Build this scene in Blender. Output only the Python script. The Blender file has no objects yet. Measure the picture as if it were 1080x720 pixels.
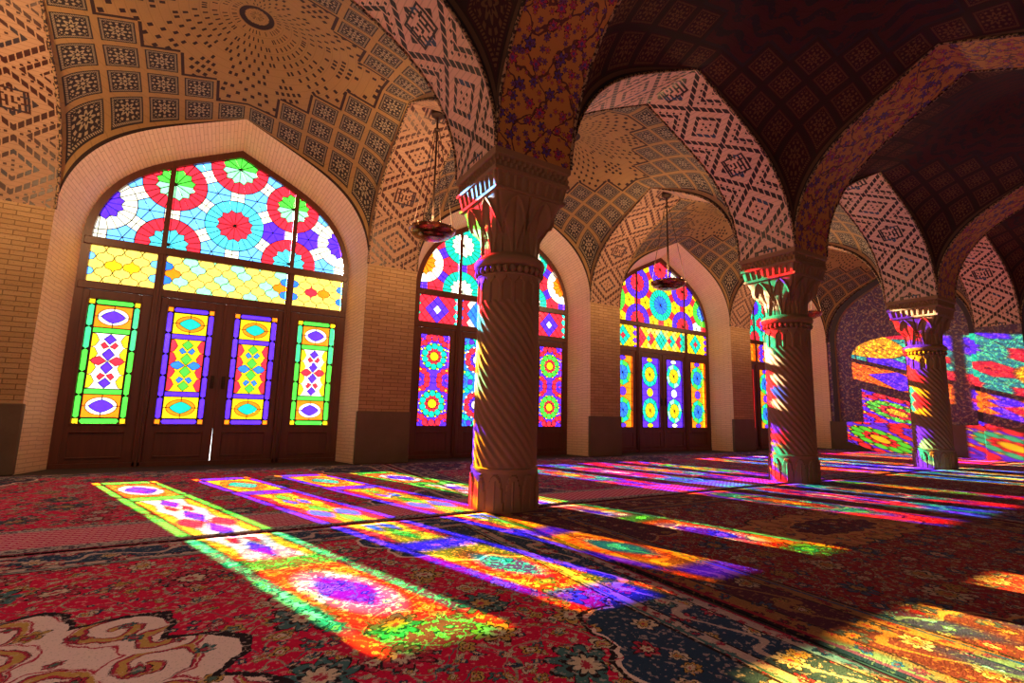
import bpy, math, random
from mathutils import Vector
random.seed(7)
PI = math.pi
S = bpy.context.scene
COL = S.collection

# ------------------------------------------------------------------ camera
W_F, W_YAW, W_PITCH, W_ROLL = 515.65, 59.2986, 8.1178, 1.4411
CAM = Vector((-1.6242, -6.7249, 0.7412))
cd = bpy.data.cameras.new('camera')
cam = bpy.data.objects.new('camera', cd)
COL.objects.link(cam)
S.camera = cam
cd.sensor_width = 36.0
cd.lens = W_F / 1080 * 36.0
cd.clip_start = 0.02
cd.clip_end = 200
yw, pt, rl = math.radians(W_YAW), math.radians(W_PITCH), math.radians(W_ROLL)
fwd = Vector((math.cos(yw) * math.cos(pt), math.sin(yw) * math.cos(pt), math.sin(pt)))
rgt = Vector((math.sin(yw), -math.cos(yw), 0))
upv = rgt.cross(fwd)
r2 = rgt * math.cos(rl) + upv * math.sin(rl)
u2 = -rgt * math.sin(rl) + upv * math.cos(rl)
from mathutils import Matrix
M = Matrix((r2, u2, -fwd)).transposed().to_4x4()
M.translation = CAM
cam.matrix_world = M

# ------------------------------------------------------------------ world, sun, exposure
SUN_STRENGTH = 125.0
SKY = 3.8
FILL_W = 90.0  # base power of the added interior fill points
SUN_DX, SUN_DY = 0.97, -3.0          # metres travelled per metre of fall
w = bpy.data.worlds.new('sky')
S.world = w
w.use_nodes = True
wn = w.node_tree.nodes
bg = wn['Background']
bg.inputs[0].default_value = (0.93, 0.97, 1.0, 1)
bg.inputs[1].default_value = SKY
sd = bpy.data.lights.new('sun', 'SUN')
sd.energy = SUN_STRENGTH
sd.angle = math.radians(0.45)
sd.color = (1.0, 0.93, 0.84)
sun = bpy.data.objects.new('sun', sd)
COL.objects.link(sun)
sun.rotation_euler = Vector((SUN_DX, SUN_DY, -1)).to_track_quat('-Z', 'Y').to_euler()
for i in range(4):                     # daylight through each window: sky portals in the openings
    pd = bpy.data.lights.new('sky_portal', 'AREA')
    pd.shape = 'RECTANGLE'; pd.size = 3.0; pd.size_y = 4.0
    pd.cycles.is_portal = True
    po = bpy.data.objects.new('sky_portal', pd)
    COL.objects.link(po)
    po.location = (-1.643 + 4 * i, 0.62, 2.1)
    po.rotation_euler = Vector((0, -1, 0)).to_track_quat('-Z', 'Z').to_euler()
S.view_settings.view_transform = 'Standard'
S.view_settings.look = 'None'
S.view_settings.gamma = 1
S.view_settings.use_curve_mapping = False
S.view_settings.exposure = 0.25
S.cycles.use_denoising = True
S.cycles.max_bounces = 7
S.cycles.diffuse_bounces = 5
S.cycles.glossy_bounces = 2
S.cycles.transparent_max_bounces = 8
S.cycles.sample_clamp_indirect = 6.0
S.cycles.caustics_reflective = False
S.cycles.caustics_refractive = False

# ------------------------------------------------------------------ dimensions (metres)
BAY, PW = 4.0, 0.7145
XC0 = PW / 2 - BAY / 2                 # centre of window bay 1
HX = (BAY - PW) / 2                    # half clear bay
SPR, RISE = 2.735, 1.60
YF = -2.96                             # wall-side face of the column arches
YB = YF - PW                           # hall-side face
YC = (YF + YB) / 2
Y2 = YB - 2.93                         # wall-side face of the next column row
GY = 0.50                              # plane of the doors and glass
XEND = 12.03

# ------------------------------------------------------------------ node helpers
class X:
    nt = None
    def __init__(s, v): s.v = v
    @staticmethod
    def m(op, *a, clamp=False):
        n = X.nt.nodes.new('ShaderNodeMath'); n.operation = op; n.use_clamp = clamp
        for i, t in enumerate(a):
            t = t.v if isinstance(t, X) else t
            if isinstance(t, (int, float)): n.inputs[i].default_value = t
            else: X.nt.links.new(t, n.inputs[i])
        return X(n.outputs[0])
    def __add__(s, o): return X.m('ADD', s, o)
    def __radd__(s, o): return X.m('ADD', o, s)
    def __sub__(s, o): return X.m('SUBTRACT', s, o)
    def __rsub__(s, o): return X.m('SUBTRACT', o, s)
    def __mul__(s, o): return X.m('MULTIPLY', s, o)
    def __rmul__(s, o): return X.m('MULTIPLY', s, o)
    def __truediv__(s, o): return X.m('DIVIDE', s, o)
    def __lt__(s, o): return X.m('LESS_THAN', s, o)
    def __gt__(s, o): return X.m('GREATER_THAN', s, o)
    def __and__(s, o): return X.m('MULTIPLY', s, o)
    def __or__(s, o): return X.m('MAXIMUM', s, o)
    def mod(s, o): return X.m('FLOORED_MODULO', s, o)
    def inv(s): return X.m('SUBTRACT', 1.0, s)
def fl(a): return X.m('FLOOR', a)
def fr(a): return X.m('FRACT', a)
def ab(a): return X.m('ABSOLUTE', a)
def sn(a): return X.m('SINE', a)
def cs(a): return X.m('COSINE', a)
def mx(a, b): return X.m('MAXIMUM', a, b)
def mn(a, b): return X.m('MINIMUM', a, b)
def sq(a): return X.m('SQRT', a)
def at2(a, b): return X.m('ARCTAN2', a, b)
def eq(a, b, e=0.5): return X.m('COMPARE', a, b, e)
def hyp(a, b): return sq(a * a + b * b)

class Mat:
    def __init__(s, name, rough=0.8, spec=0.3):
        s.m = bpy.data.materials.new(name); s.m.use_nodes = True
        s.nt = s.m.node_tree; X.nt = s.nt
        s.b = s.nt.nodes['Principled BSDF']
        s.b.inputs['Roughness'].default_value = rough
        s.b.inputs['Specular IOR Level'].default_value = spec
    def uv(s):
        n = s.nt.nodes.new('ShaderNodeUVMap'); n.uv_map = 'uv'
        return s.sep(n.outputs[0])
    def obj(s):
        n = s.nt.nodes.new('ShaderNodeTexCoord'); s.ov = n.outputs['Object']
        return s.sep(s.ov)
    def sep(s, v):
        p = s.nt.nodes.new('ShaderNodeSeparateXYZ'); s.nt.links.new(v, p.inputs[0])
        return X(p.outputs[0]), X(p.outputs[1]), X(p.outputs[2])
    def vec(s, a, b, c=0.0):
        p = s.nt.nodes.new('ShaderNodeCombineXYZ')
        for i, t in enumerate((a, b, c)):
            t = t.v if isinstance(t, X) else t
            if isinstance(t, (int, float)): p.inputs[i].default_value = t
            else: s.nt.links.new(t, p.inputs[i])
        return p.outputs[0]
    def noise(s, vec, scale, detail=2.0, rough=0.5):
        n = s.nt.nodes.new('ShaderNodeTexNoise'); n.inputs['Scale'].default_value = scale
        n.inputs['Detail'].default_value = detail; n.inputs['Roughness'].default_value = rough
        s.nt.links.new(vec, n.inputs['Vector']); return X(n.outputs[0])
    def voro(s, vec, scale, rnd=0.8):
        n = s.nt.nodes.new('ShaderNodeTexVoronoi'); n.inputs['Scale'].default_value = scale
        n.inputs['Randomness'].default_value = rnd; n.voronoi_dimensions = '2D'
        s.nt.links.new(vec, n.inputs['Vector'])
        px, py, _ = s.sep(n.outputs['Position']); c = s.sep(n.outputs['Color'])
        return px, py, c
    def mix(s, f, a, b):
        n = s.nt.nodes.new('ShaderNodeMix'); n.data_type = 'RGBA'
        for i, t in ((0, f), (6, a), (7, b)):
            if isinstance(t, X): t = t.v
            if isinstance(t, (int, float)): n.inputs[i].default_value = t
            elif isinstance(t, tuple): n.inputs[i].default_value = (*t[:3], 1)
            else: s.nt.links.new(t, n.inputs[i])
        return n.outputs[2]
    def col(s, c):
        if isinstance(c, tuple): s.b.inputs['Base Color'].default_value = (*c[:3], 1)
        else: s.nt.links.new(c, s.b.inputs['Base Color'])
    def bump(s, h, strength=0.4, dist=0.01):
        n = s.nt.nodes.new('ShaderNodeBump'); n.inputs['Strength'].default_value = strength
        n.inputs['Distance'].default_value = dist
        s.nt.links.new(h.v if isinstance(h, X) else h, n.inputs['Height'])
        s.nt.links.new(n.outputs[0], s.b.inputs['Normal'])

# ------------------------------------------------------------------ mesh helpers
def link(name, verts, faces, mats, parent=None, midx=None, uvs=None, smooth=False, loc=None):
    me = bpy.data.meshes.new(name)
    if loc is not None:
        L = Vector(loc); verts = [tuple(Vector(v) - L) for v in verts]
    me.from_pydata([tuple(v) for v in verts], [], faces)
    for m in (mats if isinstance(mats, (list, tuple)) else [mats]): me.materials.append(m)
    if midx: me.polygons.foreach_set('material_index', midx)
    if uvs:
        ul = me.uv_layers.new(name='uv')
        k = 0
        for f in me.polygons:
            for li in f.loop_indices:
                ul.data[li].uv = uvs[me.loops[li].vertex_index] if len(uvs) == len(verts) else uvs[li]
    if smooth: me.polygons.foreach_set('use_smooth', [True] * len(me.polygons))
    me.update()
    o = bpy.data.objects.new(name, me); COL.objects.link(o)
    if loc is not None: o.location = loc
    if parent is not None:
        o.parent = parent
        if loc is None: o.location = -Vector(parent['_loc']) if '_loc' in parent else (0, 0, 0)
    return o
class MB:
    """collects boxes, grids and tubes into one mesh; coordinates are world metres, uv by box projection"""
    def __init__(s): s.v = []; s.f = []; s.mi = []
    def box(s, x0, x1, y0, y1, z0, z1, mi=0, bev=0.0):
        b = len(s.v)
        if bev <= 0:
            s.v += [(x, y, z) for z in (z0, z1) for y in (y0, y1) for x in (x0, x1)]
            F = [(0, 2, 3, 1), (4, 5, 7, 6), (0, 1, 5, 4), (2, 6, 7, 3), (0, 4, 6, 2), (1, 3, 7, 5)]
            s.f += [tuple(b + i for i in f) for f in F]; s.mi += [mi] * 6
        else:
            e = bev
            pr = [(x0 + e, y0), (x1 - e, y0), (x1, y0 + e), (x1, y1 - e), (x1 - e, y1), (x0 + e, y1), (x0, y1 - e), (x0, y0 + e)]
            ins = [(min(max(x, x0 + e), x1 - e), min(max(y, y0 + e), y1 - e)) for x, y in pr]
            rings = [(ins, z0), (pr, z0 + e), (pr, z1 - e), (ins, z1)]
            s.loft([[(x, y, z) for x, y in p] for p, z in rings], True, mi, cap=True)
    def loft(s, rings, closed=False, mi=0, cap=False):
        b = len(s.v); n = len(rings[0])
        for r in rings: s.v += [tuple(p) for p in r]
        for i in range(len(rings) - 1):
            for j in range(n if closed else n - 1):
                k = (j + 1) % n
                s.f.append((b + i * n + j, b + i * n + k, b + (i + 1) * n + k, b + (i + 1) * n + j)); s.mi.append(mi)
        if cap:
            s.f.append(tuple(b + j for j in reversed(range(n)))); s.mi.append(mi)
            s.f.append(tuple(b + (len(rings) - 1) * n + j for j in range(n))); s.mi.append(mi)
    def tube(s, pts, r, n=6, mi=0, cap=True):
        rings = []
        for i, p in enumerate(pts):
            p = Vector(p); a = Vector(pts[max(i - 1, 0)]); c = Vector(pts[min(i + 1, len(pts) - 1)])
            t = (c - a).normalized(); h = Vector((0, 0, 1)) if abs(t.z) < 0.9 else Vector((1, 0, 0))
            e = t.cross(h).normalized(); g = t.cross(e)
            rr = r[i] if isinstance(r, (list, tuple)) else r
            rings.append([p + (e * math.cos(2 * PI * k / n) + g * math.sin(2 * PI * k / n)) * rr for k in range(n)])
        s.loft(rings, True, mi, cap)
    def lathe(s, cx, cy, prof, n=48, mi=0):
        s.loft([[(cx + r * math.cos(2 * PI * k / n), cy + r * math.sin(2 * PI * k / n), z) for k in range(n)] for r, z in prof], True, mi, cap=False)
    def prism(s, poly, y0, y1, mi=0):
        b = len(s.v); n = len(poly)
        s.v += [(x, y0, z) for x, z in poly] + [(x, y1, z) for x, z in poly]
        s.f.append(tuple(b + i for i in range(n))); s.mi.append(mi)
        s.f.append(tuple(b + n + i for i in reversed(range(n)))); s.mi.append(mi)
        for i in range(n):
            j = (i + 1) % n
            s.f.append((b + i, b + n + i, b + n + j, b + j)); s.mi.append(mi)
    def build(s, name, mats, parent=None, smooth=False, loc=None):
        uvs = []
        for f in s.f:
            p = [Vector(s.v[i]) for i in f]
            nrm = Vector((0, 0, 0))
            for i in range(len(p)):
                a, b = p[i], p[(i + 1) % len(p)]
                nrm += Vector(((a.y - b.y) * (a.z + b.z), (a.z - b.z) * (a.x + b.x), (a.x - b.x) * (a.y + b.y)))
            ax = max(range(3), key=lambda k: abs(nrm[k]))
            for q in p:
                uvs.append((q.y, q.z) if ax == 0 else ((q.x, q.z) if ax == 1 else (q.x, q.y)))
        return link(name, s.v, s.f, mats, parent, s.mi, uvs, smooth, loc)
def st(o, **k):
    o['kind'] = 'structure'
    return o
def thing(name, label, cat, loc, group=None):
    o = bpy.data.objects.new(name, None); COL.objects.link(o); o.location = loc; o.empty_display_size = 0.1
    o['label'] = label; o['category'] = cat; o['_loc'] = tuple(loc)
    if group: o['group'] = group
    return o

# ------------------------------------------------------------------ the pointed profile shared by every arch
def pf(s, soft=0.0):
    """height 0..1 of the pointed arch at |s| in 0..1 of its half span"""
    s = min(1.0, abs(s))
    return math.sqrt(max(0.0, 1 - s ** 6)) * (1 - .48 * (math.sqrt(s * s + soft * soft) - soft * .5 if soft else s))
def prof_pts(n=44):
    """samples crowd towards the springing, where the curve turns upright"""
    out = [(math.sin(PI / 2 * (1 - k / n)) ** .8, 0) for k in range(n + 1)]
    out = [(a, pf(a)) for a, _ in out]
    out[0] = (1, 0)
    return [(-a, z) for a, z in out] + [(a, z) for a, z in reversed(out[:-1])]
PP = prof_pts(40)

# ================================================================== MATERIALS
def lerp3(a, b, t): return tuple(a[i] + (b[i] - a[i]) * t for i in range(3))
def brick_mat(name, c1, c2, mortar, row=0.052, leng=0.21, vert=False):
    M_ = Mat(name, 0.85, 0.15); u, v, _ = M_.uv()
    if vert: u, v = v, u
    r = fl(v / row); fu = u / leng + r * 0.5
    k = fl(fu)
    du = mn(fr(fu), fr(fu).inv()) * leng; dv = mn(fr(v / row), fr(v / row).inv()) * row
    mort = mn(du, dv) < 0.0045
    wn_ = M_.nt.nodes.new('ShaderNodeTexWhiteNoise'); wn_.noise_dimensions = '2D'
    M_.nt.links.new(M_.vec(k, r), wn_.inputs[0])
    uvv = M_.vec(u, v)
    n1 = M_.noise(uvv, 3.0, 3); n2 = M_.noise(uvv, 60, 2)
    c = M_.mix(X(wn_.outputs[0]) * 0.6 + n1 * 0.4, c1, c2)
    c = M_.mix((n2 > 0.62) * 0.35, c, mortar)
    c = M_.mix(mort * 0.8, c, mortar)
    M_.col(c); M_.bump(mort.inv() * 0.8 + n2 * 0.3, 0.6, 0.006)
    return M_.m
m_brick = brick_mat('buff_brick', (.50, .33, .185), (.36, .22, .11), (.17, .10, .055))
m_reveal = brick_mat('pale_reveal_brick', (.92, .70, .48), (.84, .60, .40), (.62, .42, .28), 0.045, 0.22, True)
def stone_mat(name, a, b, sc=2.5, rough=0.75, bmp=0.3):
    M_ = Mat(name, rough, 0.3); M_.obj()
    n1 = M_.noise(M_.ov, sc, 5, 0.6); n2 = M_.noise(M_.ov, sc * 14, 3)
    M_.col(M_.mix(n1 * 0.8 + n2 * 0.2, a, b)); M_.bump(n2 * 0.5 + n1, bmp, 0.006)
    return M_.m
m_dado = stone_mat('weathered_dado_stone', (.20, .14, .10), (.09, .055, .04))
m_column = stone_mat('carved_column_stone', (.33, .185, .105), (.21, .11, .06), 3, 0.7, 0.2)
m_floor = stone_mat('dark_floor_slab', (.08, .05, .05), (.03, .02, .02))
m_plain = stone_mat('plain_plaster', (.34, .22, .14), (.25, .15, .09))
def wood_mat(name, a, b):
    M_ = Mat(name, 0.42, 0.5); x, y, z = M_.obj()
    v = M_.vec(x * 22, y * 22, z * 1.6); n1 = M_.noise(v, 1.0, 4, 0.6)
    M_.col(M_.mix(n1, a, b)); M_.bump(n1, 0.2, 0.003)
    return M_.m
m_wood = wood_mat('dark_red_brown_wood', (.16, .045, .022), (.055, .014, .009))
def flat(name, c, rough=0.5, metal=0.0):
    M_ = Mat(name, rough, 0.5); M_.obj(); n = M_.noise(M_.ov, 30, 2)
    M_.col(M_.mix(n, c, tuple(t * 0.6 for t in c))); M_.b.inputs['Metallic'].default_value = metal
    return M_.m
m_brass = flat('aged_brass', (.30, .13, .06), 0.25, 1.0)
m_iron = flat('dark_iron', (.06, .03, .02), 0.6, 0.5)

def kufic_mat(name, base, dark, blue, ca, cb, N, Mp, tri=False):
    """glazed tiles set diagonally in brickwork: nested lozenges with a square maze at each heart"""
    M_ = Mat(name, 0.6, 0.35); u, v, _ = M_.uv()       # u along the arch, v across
    a = v / ca + 0.5; b = u / cb + fl(v / ca + 0.5) * 0.0
    i = fl(a); j = fl(b)
    fa = fr(a); fb = fr(b)
    def tri_(q, n): return ab((q + n / 2).mod(n) - n / 2)
    ii = tri_(i, N); jj = tri_(j, Mp)
    d = ii + jj
    blk = fl((i + N / 2) / N) + fl((j + Mp / 2) / Mp)          # neighbouring lozenges lean opposite ways
    D = ab((a - 0.5 + N / 2).mod(N) - N / 2) + ab((b - 0.5 + Mp / 2).mod(Mp) - Mp / 2)
    gap = (ab(fr(a) - 0.5) < 0.40)
    main = (ab(D - 6.0) < 0.66) & gap
    chain = (ab(D - 3.0) < 0.50) | (ab(D - 9.0) < 0.50) | (ab(D - 11.3) < 0.30)
    fill1 = gap
    fill2 = ((ab(fa - 0.5) < 0.22) & (ab(fb - 0.5) < 0.24))
    dots = (eq(d, 7.5, .6) | eq(d, 1.0)) & eq((i + j).mod(2), 0)
    ci = a - fl(i / N + 0.5) * N - 0.5; cj = b - fl(j / Mp + 0.5) * Mp - 0.5
    ex = mx(ab(ci), ab(cj)); heart = (ex < 2.35) & eq(blk.mod(2), 0)
    core2 = (d < 1.5) & eq(blk.mod(2), 1)
    far_ = (d > 10.5)
    ring = (ex > 2.0) & heart
    ka = fl(ci * 2.6); kb = fl(cj * 2.6)
    wh = M_.nt.nodes.new('ShaderNodeTexWhiteNoise'); wh.noise_dimensions = '2D'
    M_.nt.links.new(M_.vec(ka + fl(ci * 0.0), fl(kb / 2)), wh.inputs[0]); hsh = X(wh.outputs[0])
    maze = (eq(ka.mod(2), 0) & (hsh > 0.22)) | (eq(kb.mod(4), 1) & (hsh > 0.45))
    body = main | (chain & fill1) | ((dots | core2) & fill2)
    patt = (heart.inv() & body) | (heart & (ring | maze))
    isblue = (ab(D - 3.0) < 0.6) & (sn(j * 0.5 + fl(i / N) * 2.0) > 0.2)
    uvv = M_.vec(u, v); nn = M_.noise(uvv, 5, 3); nf = M_.noise(uvv, 90, 1)
    bc = M_.mix(nn * 0.7 + nf * 0.3, base, tuple(t * 0.62 for t in base))
    ln = (mn(fb, fb.inv()) < 0.09)
    bc = M_.mix(ln * 0.45, bc, tuple(t * 0.4 for t in base))
    tc = M_.mix(isblue, dark, blue)
    M_.col(M_.mix(patt, bc, tc)); M_.bump(patt * 0.5 + ln.inv() * 0.5, 0.35, 0.004)
    r = patt * -0.35 + 0.75; M_.nt.links.new(r.v, M_.b.inputs['Roughness'])
    return M_.m
m_kufic = kufic_mat('glazed_lozenge_brickwork', (.90, .58, .45), (.018, .010, .012), (.02, .055, .13), 0.0595, 0.052, 12, 12)
m_kufic2 = kufic_mat('maroon_lozenge_brickwork', (.46, .27, .18), (.045, .010, .010), (.03, .02, .035), 0.0595, 0.046, 12, 14)

def vault_mat(name, brick, tile, mos, light, net=5, dark=False):
    """plan uv in -1..1: a net of tiled panels climbing from every corner, a starry brick dome inside it"""
    M_ = Mat(name, 0.7, 0.25); u, v, _ = M_.uv()
    s = ab(u).inv() * net; t = ab(v).inv() * net
    i = fl(s); j = fl(t); fs = fr(s); ft = fr(t)
    innet = (i + j) < (net - 0.5)
    e = mn(mn(fs, fs.inv()), mn(ft, ft.inv()))
    rib = e < 0.085
    bd = (e > 0.12) & (e < 0.17)
    cx = fs - 0.5; cy = ft - 0.5; r = hyp(cx, cy); th = at2(cy, cx)
    petal = (r < (cs(th * 8) * 0.05 + 0.17)) & (r > (cs(th * 8) * 0.03 + 0.10))
    ringd = (ab(r - 0.28) < 0.03) & (cs(th * 12) > 0.0)
    core = r < 0.05
    speck = (sn(cx * 58) * sn(cy * 58)) > 0.35
    motif = petal | ringd | core | (speck & (e > 0.2) & (r > 0.32)) | (bd & (sn((cx + cy) * 130) > -0.2))
    mc = M_.mix(motif * 0.85, mos, light)
    # dome
    X_, Y_ = u * 1.64, v * 1.48
    R = hyp(X_, Y_); T = at2(Y_, X_)
    NA = 84.0
    an = T * (NA / (2 * PI)); rn = R / 0.082
    ai = fl(an); ri = fl(rn); fa = ab(fr(an) - 0.5); fb = ab(fr(rn) - 0.5)
    a6 = ab((ai + 7).mod(14) - 7); r6 = ab((ri + 5).mod(10) - 5)
    dd = a6 + r6
    plus = (dd < 1.5)
    on = (eq((ai + ri).mod(2), 0) & eq(dd, 4.0).inv() & (dd > 1.5)) | plus | eq(dd, 5.0) & eq(ai.mod(3), 0)
    if not dark:
        dots = on & (fa < 0.27) & (fb < 0.27)
        ocu = (R < 0.16) & (R > 0.11)
        dots = dots | ocu
    else:
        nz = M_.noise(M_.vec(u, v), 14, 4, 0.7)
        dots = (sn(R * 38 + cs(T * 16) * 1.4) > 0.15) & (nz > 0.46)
    nn = M_.noise(M_.vec(u, v), 4, 3); nf = M_.noise(M_.vec(u, v), 120, 1)
    bc = M_.mix(nn * 0.6 + nf * 0.4, brick, tuple(q * 0.6 for q in brick))
    lines = fb > 0.46
    bc = M_.mix(lines * 0.4, bc, tuple(q * 0.45 for q in brick))
    dm = M_.mix(dots, bc, tile)
    zig = ((fs < 0.09) | (ft < 0.09)) & eq(i + j, float(net), 0.3)
    dm = M_.mix(zig, dm, tuple(q * 1.2 for q in tile))
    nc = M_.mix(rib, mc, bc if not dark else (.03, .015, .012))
    edge = mn(ab(u).inv() * 1.64, ab(v).inv() * 1.48)
    c = M_.mix(innet, dm, nc)
    c = M_.mix(edge < 0.005, c, tile)
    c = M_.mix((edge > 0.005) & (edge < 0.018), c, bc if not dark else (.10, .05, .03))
    M_.col(c)
    M_.bump((innet & rib) | (innet.inv() & (dots.inv())), 0.5, 0.015)
    return M_.m
m_vault = vault_mat('star_brick_vault', (.40, .235, .095), (.030, .014, .014), (.028, .020, .024), (.38, .30, .20))
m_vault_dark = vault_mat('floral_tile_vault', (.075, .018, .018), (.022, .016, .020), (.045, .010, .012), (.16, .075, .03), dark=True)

def floral_mat(name, base, cols, sc, line, border=None, rough=0.5, edge_w=0.0):
    """painted-tile flowers on vine work, uv in metres"""
    M_ = Mat(name, rough, 0.35); u, v, _ = M_.uv()
    vec = M_.vec(u, v)
    ns = M_.noise(vec, sc * 1.2, 3)
    vine = ab(sn(u * sc * 3.2 + sn(v * sc * 2.6) * 1.6 + ns * 5)) < 0.13
    vine2 = ab(sn(v * sc * 3.4 + sn(u * sc * 2.9) * 1.7 - ns * 4)) < 0.11
    c = M_.mix((vine | vine2), base, line)
    for k, (q, cA, cB) in enumerate(cols):
        px, py, rc = M_.voro(M_.vec(u + k * 3.3, v + k * 1.7), sc * q, 0.75)
        dx = u + k * 3.3 - px; dy = v + k * 1.7 - py
        r = hyp(dx, dy) * (sc * q); th = at2(dy, dx)
        rr = (rc[0] * 0.14 + 0.16); sh = rr * (cs(th * 6 + rc[1] * 6) * 0.25 + 0.85)
        c = M_.mix(r < sh * 1.22, c, tuple(t * 0.2 for t in line))
        c = M_.mix(r < sh, c, M_.mix(rc[2] > 0.5, cA, cB))
        c = M_.mix(r < sh * 0.45, c, M_.mix(rc[2] > 0.5, cB, line))
    M_.col(c)
    return M_.m
m_floral = floral_mat('gold_ground_floral_tile', (.46, .20, .05), [(2.2, (.40, .03, .09), (.08, .04, .26)), (4, (.42, .08, .06), (.16, .05, .22))], 3.2, (.10, .03, .03))
m_floral_dark = floral_mat('dark_ground_floral_tile', (.022, .010, .014), [(2.4, (.14, .018, .025), (.05, .02, .05)), (6, (.16, .03, .02), (.13, .08, .03))], 2.8, (.15, .085, .04))
m_floral_end = floral_mat('violet_floral_tile', (.10, .055, .15), [(3, (.45, .22, .24), (.40, .34, .30)), (7, (.34, .16, .08), (.16, .12, .34))], 3.0, (.36, .26, .22))

# stained glass
GLASS = {}
def glass(name, c, c2=None):
    m = bpy.data.materials.new('glass_' + name); m.use_nodes = True
    nt = m.node_tree; nt.nodes.clear()
    o = nt.nodes.new('ShaderNodeOutputMaterial'); t = nt.nodes.new('ShaderNodeBsdfTransparent')
    g = nt.nodes.new('ShaderNodeBsdfGlossy'); g.inputs['Roughness'].default_value = 0.15
    ms = nt.nodes.new('ShaderNodeMixShader'); ms.inputs[0].default_value = 0.02
    tc = nt.nodes.new('ShaderNodeTexCoord'); n = nt.nodes.new('ShaderNodeTexNoise'); n.inputs['Scale'].default_value = 25
    n.inputs['Detail'].default_value = 2
    mxn = nt.nodes.new('ShaderNodeMix'); mxn.data_type = 'RGBA'
    mxn.inputs[6].default_value = (*c, 1); mxn.inputs[7].default_value = (*[min(1, q * 1.9) for q in c], 1)
    nt.links.new(tc.outputs['Object'], n.inputs['Vector']); nt.links.new(n.outputs[0], mxn.inputs[0])
    nt.links.new(mxn.outputs[2], t.inputs[0])
    nt.links.new(t.outputs[0], ms.inputs[1]); nt.links.new(g.outputs[0], ms.inputs[2]); nt.links.new(ms.outputs[0], o.inputs[0])
    GLASS[name] = m
for nme, c in dict(white=(.42, .38, .27), red=(.42, .010, .018), orange=(.46, .085, .003), yellow=(.44, .23, .004), green=(.03, .30, .018), jade=(.02, .30, .08),
                   teal=(.004, .22, .13), cyan=(.03, .26, .34), blue=(.012, .07, .48), purple=(.040, .010, .46), sky=(.06, .20, .48), mint=(.12, .36, .16), cream=(.46, .28, .04)).items():
    glass(nme, c)
GLASS['lead'] = flat('lead_came', (.02, .015, .02), 0.6)
GN = list(GLASS)

# ================================================================== ROOM SHELL
def outline(cx, hw, z0, rise, y, n=None):
    return [(cx - hw, y, 0.0)] + [(cx + s * hw, y, z0 + h * rise) for s, h in PP] + [(cx + hw, y, 0.0)]
HG, SG, RG = 1.4737, 2.60, 1.50       # glass-plane opening
ZTOP = 5.6
def loft_uv(rings, name, mat, closed=False, vcoord=None, smooth=True, flip=False, parent=None):
    """strip between polylines; uv = arc length along, distance across"""
    n = len(rings[0]); v = []; uv = []; f = []
    L = [0.0]
    for j in range(1, n): L.append(L[-1] + (Vector(rings[0][j]) - Vector(rings[0][j - 1])).length)
    Wd = 0.0
    tot = sum((Vector(rings[k + 1][n // 2]) - Vector(rings[k][n // 2])).length for k in range(len(rings) - 1))
    for k, r in enumerate(rings):
        if k: Wd += (Vector(r[n // 2]) - Vector(rings[k - 1][n // 2])).length
        v += [tuple(p) for p in r]; uv += [(l - L[-1] / 2, Wd - tot / 2) for l in L]
    for k in range(len(rings) - 1):
        for j in range(n - 1):
            q = (k * n + j, k * n + j + 1, (k + 1) * n + j + 1, (k + 1) * n + j)
            f.append(q if not flip else q[::-1])
    return link(name, v, f, mat, parent, None, uv, smooth)

# floor
b = MB(); b.box(-9, XEND + .6, -11.2, 1.0, -0.2, 0.0); st(b.build('floor', m_floor))
# window wall: piers, masonry around the openings, splayed brick reveals
wall = MB()
for k in range(0, 4):
    wall.box(k * BAY - BAY, k * BAY - BAY + PW, 0.0, 0.75, 0.0, SPR)
wall.box(3 * BAY, XEND + .5, 0.0, 0.75, 0.0, SPR)
wall.box(-9, -BAY, 0.0, 0.75, 0, 6.0)
o = st(wall.build('wall_left', m_brick))
dd_ = MB()
for k in range(0, 4): dd_.box(k * BAY - BAY - .012, k * BAY - BAY + PW + .012, -0.022, 0.49, 0.0, 0.695, bev=.008)
dd_.box(3 * BAY - .01, XEND, -0.022, 0.49, 0, .695)
st(dd_.build('baseboard_left', m_dado))
for k in range(4):
    cx = XC0 + BAY * k
    A = outline(cx, HX, SPR, RISE, 0.0); G_ = outline(cx, HG, SG, RG, 0.52)
    mid = [tuple(Vector(a).lerp(Vector(g), .5)) for a, g in zip(A, G_)]
    # reveal, split into the straight jambs and the arch head in one strip
    st(loft_uv([A, mid, G_], 'window_reveal', m_reveal, flip=False, smooth=False))
    # masonry behind: slab with the arched hole, blocks the sky
    n = len(G_); R_ = []
    for (x, y, z) in G_:
        dx, dz = x - cx, z - 1.5
        if z <= 0.0: R_.append((cx + (2.0 if dx > 0 else -2.0), y, 0.0)); continue
        t = min(2.0 / abs(dx) if abs(dx) > 1e-6 else 1e9, (6.0 - 1.5) / dz if dz > 0 else (1e9 if dz == 0 else 1.5 / -dz))
        R_.append((cx + dx * t, y, 1.5 + dz * t))
    mb = MB(); y2 = 0.78; G2 = [(x + (.16 if x > cx else -.16), y2, z + (.22 if z > 0 else 0)) for x, y, z in G_]
    mb.loft([G_, R_]); mb.loft([R_, [(x, y2, z) for x, y, z in R_]]); mb.loft([[(x, y2, z) for x, y, z in R_], G2])
    mb.loft([G2, G_])
    st(mb.build('wall_left_masonry', m_plain))
    # corners of that slab
    mb = MB(); mb.box(cx - 2.0, cx + 2.0, .60, .78, 4.5, 6.0); mb.box(cx - 2.05, cx - HG - .2, .60, .78, 0, 6); mb.box(cx + HG + .2, cx + 2.05, .60, .78, 0, 6)
    st(mb.build('wall_left_backing', m_plain))
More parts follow.
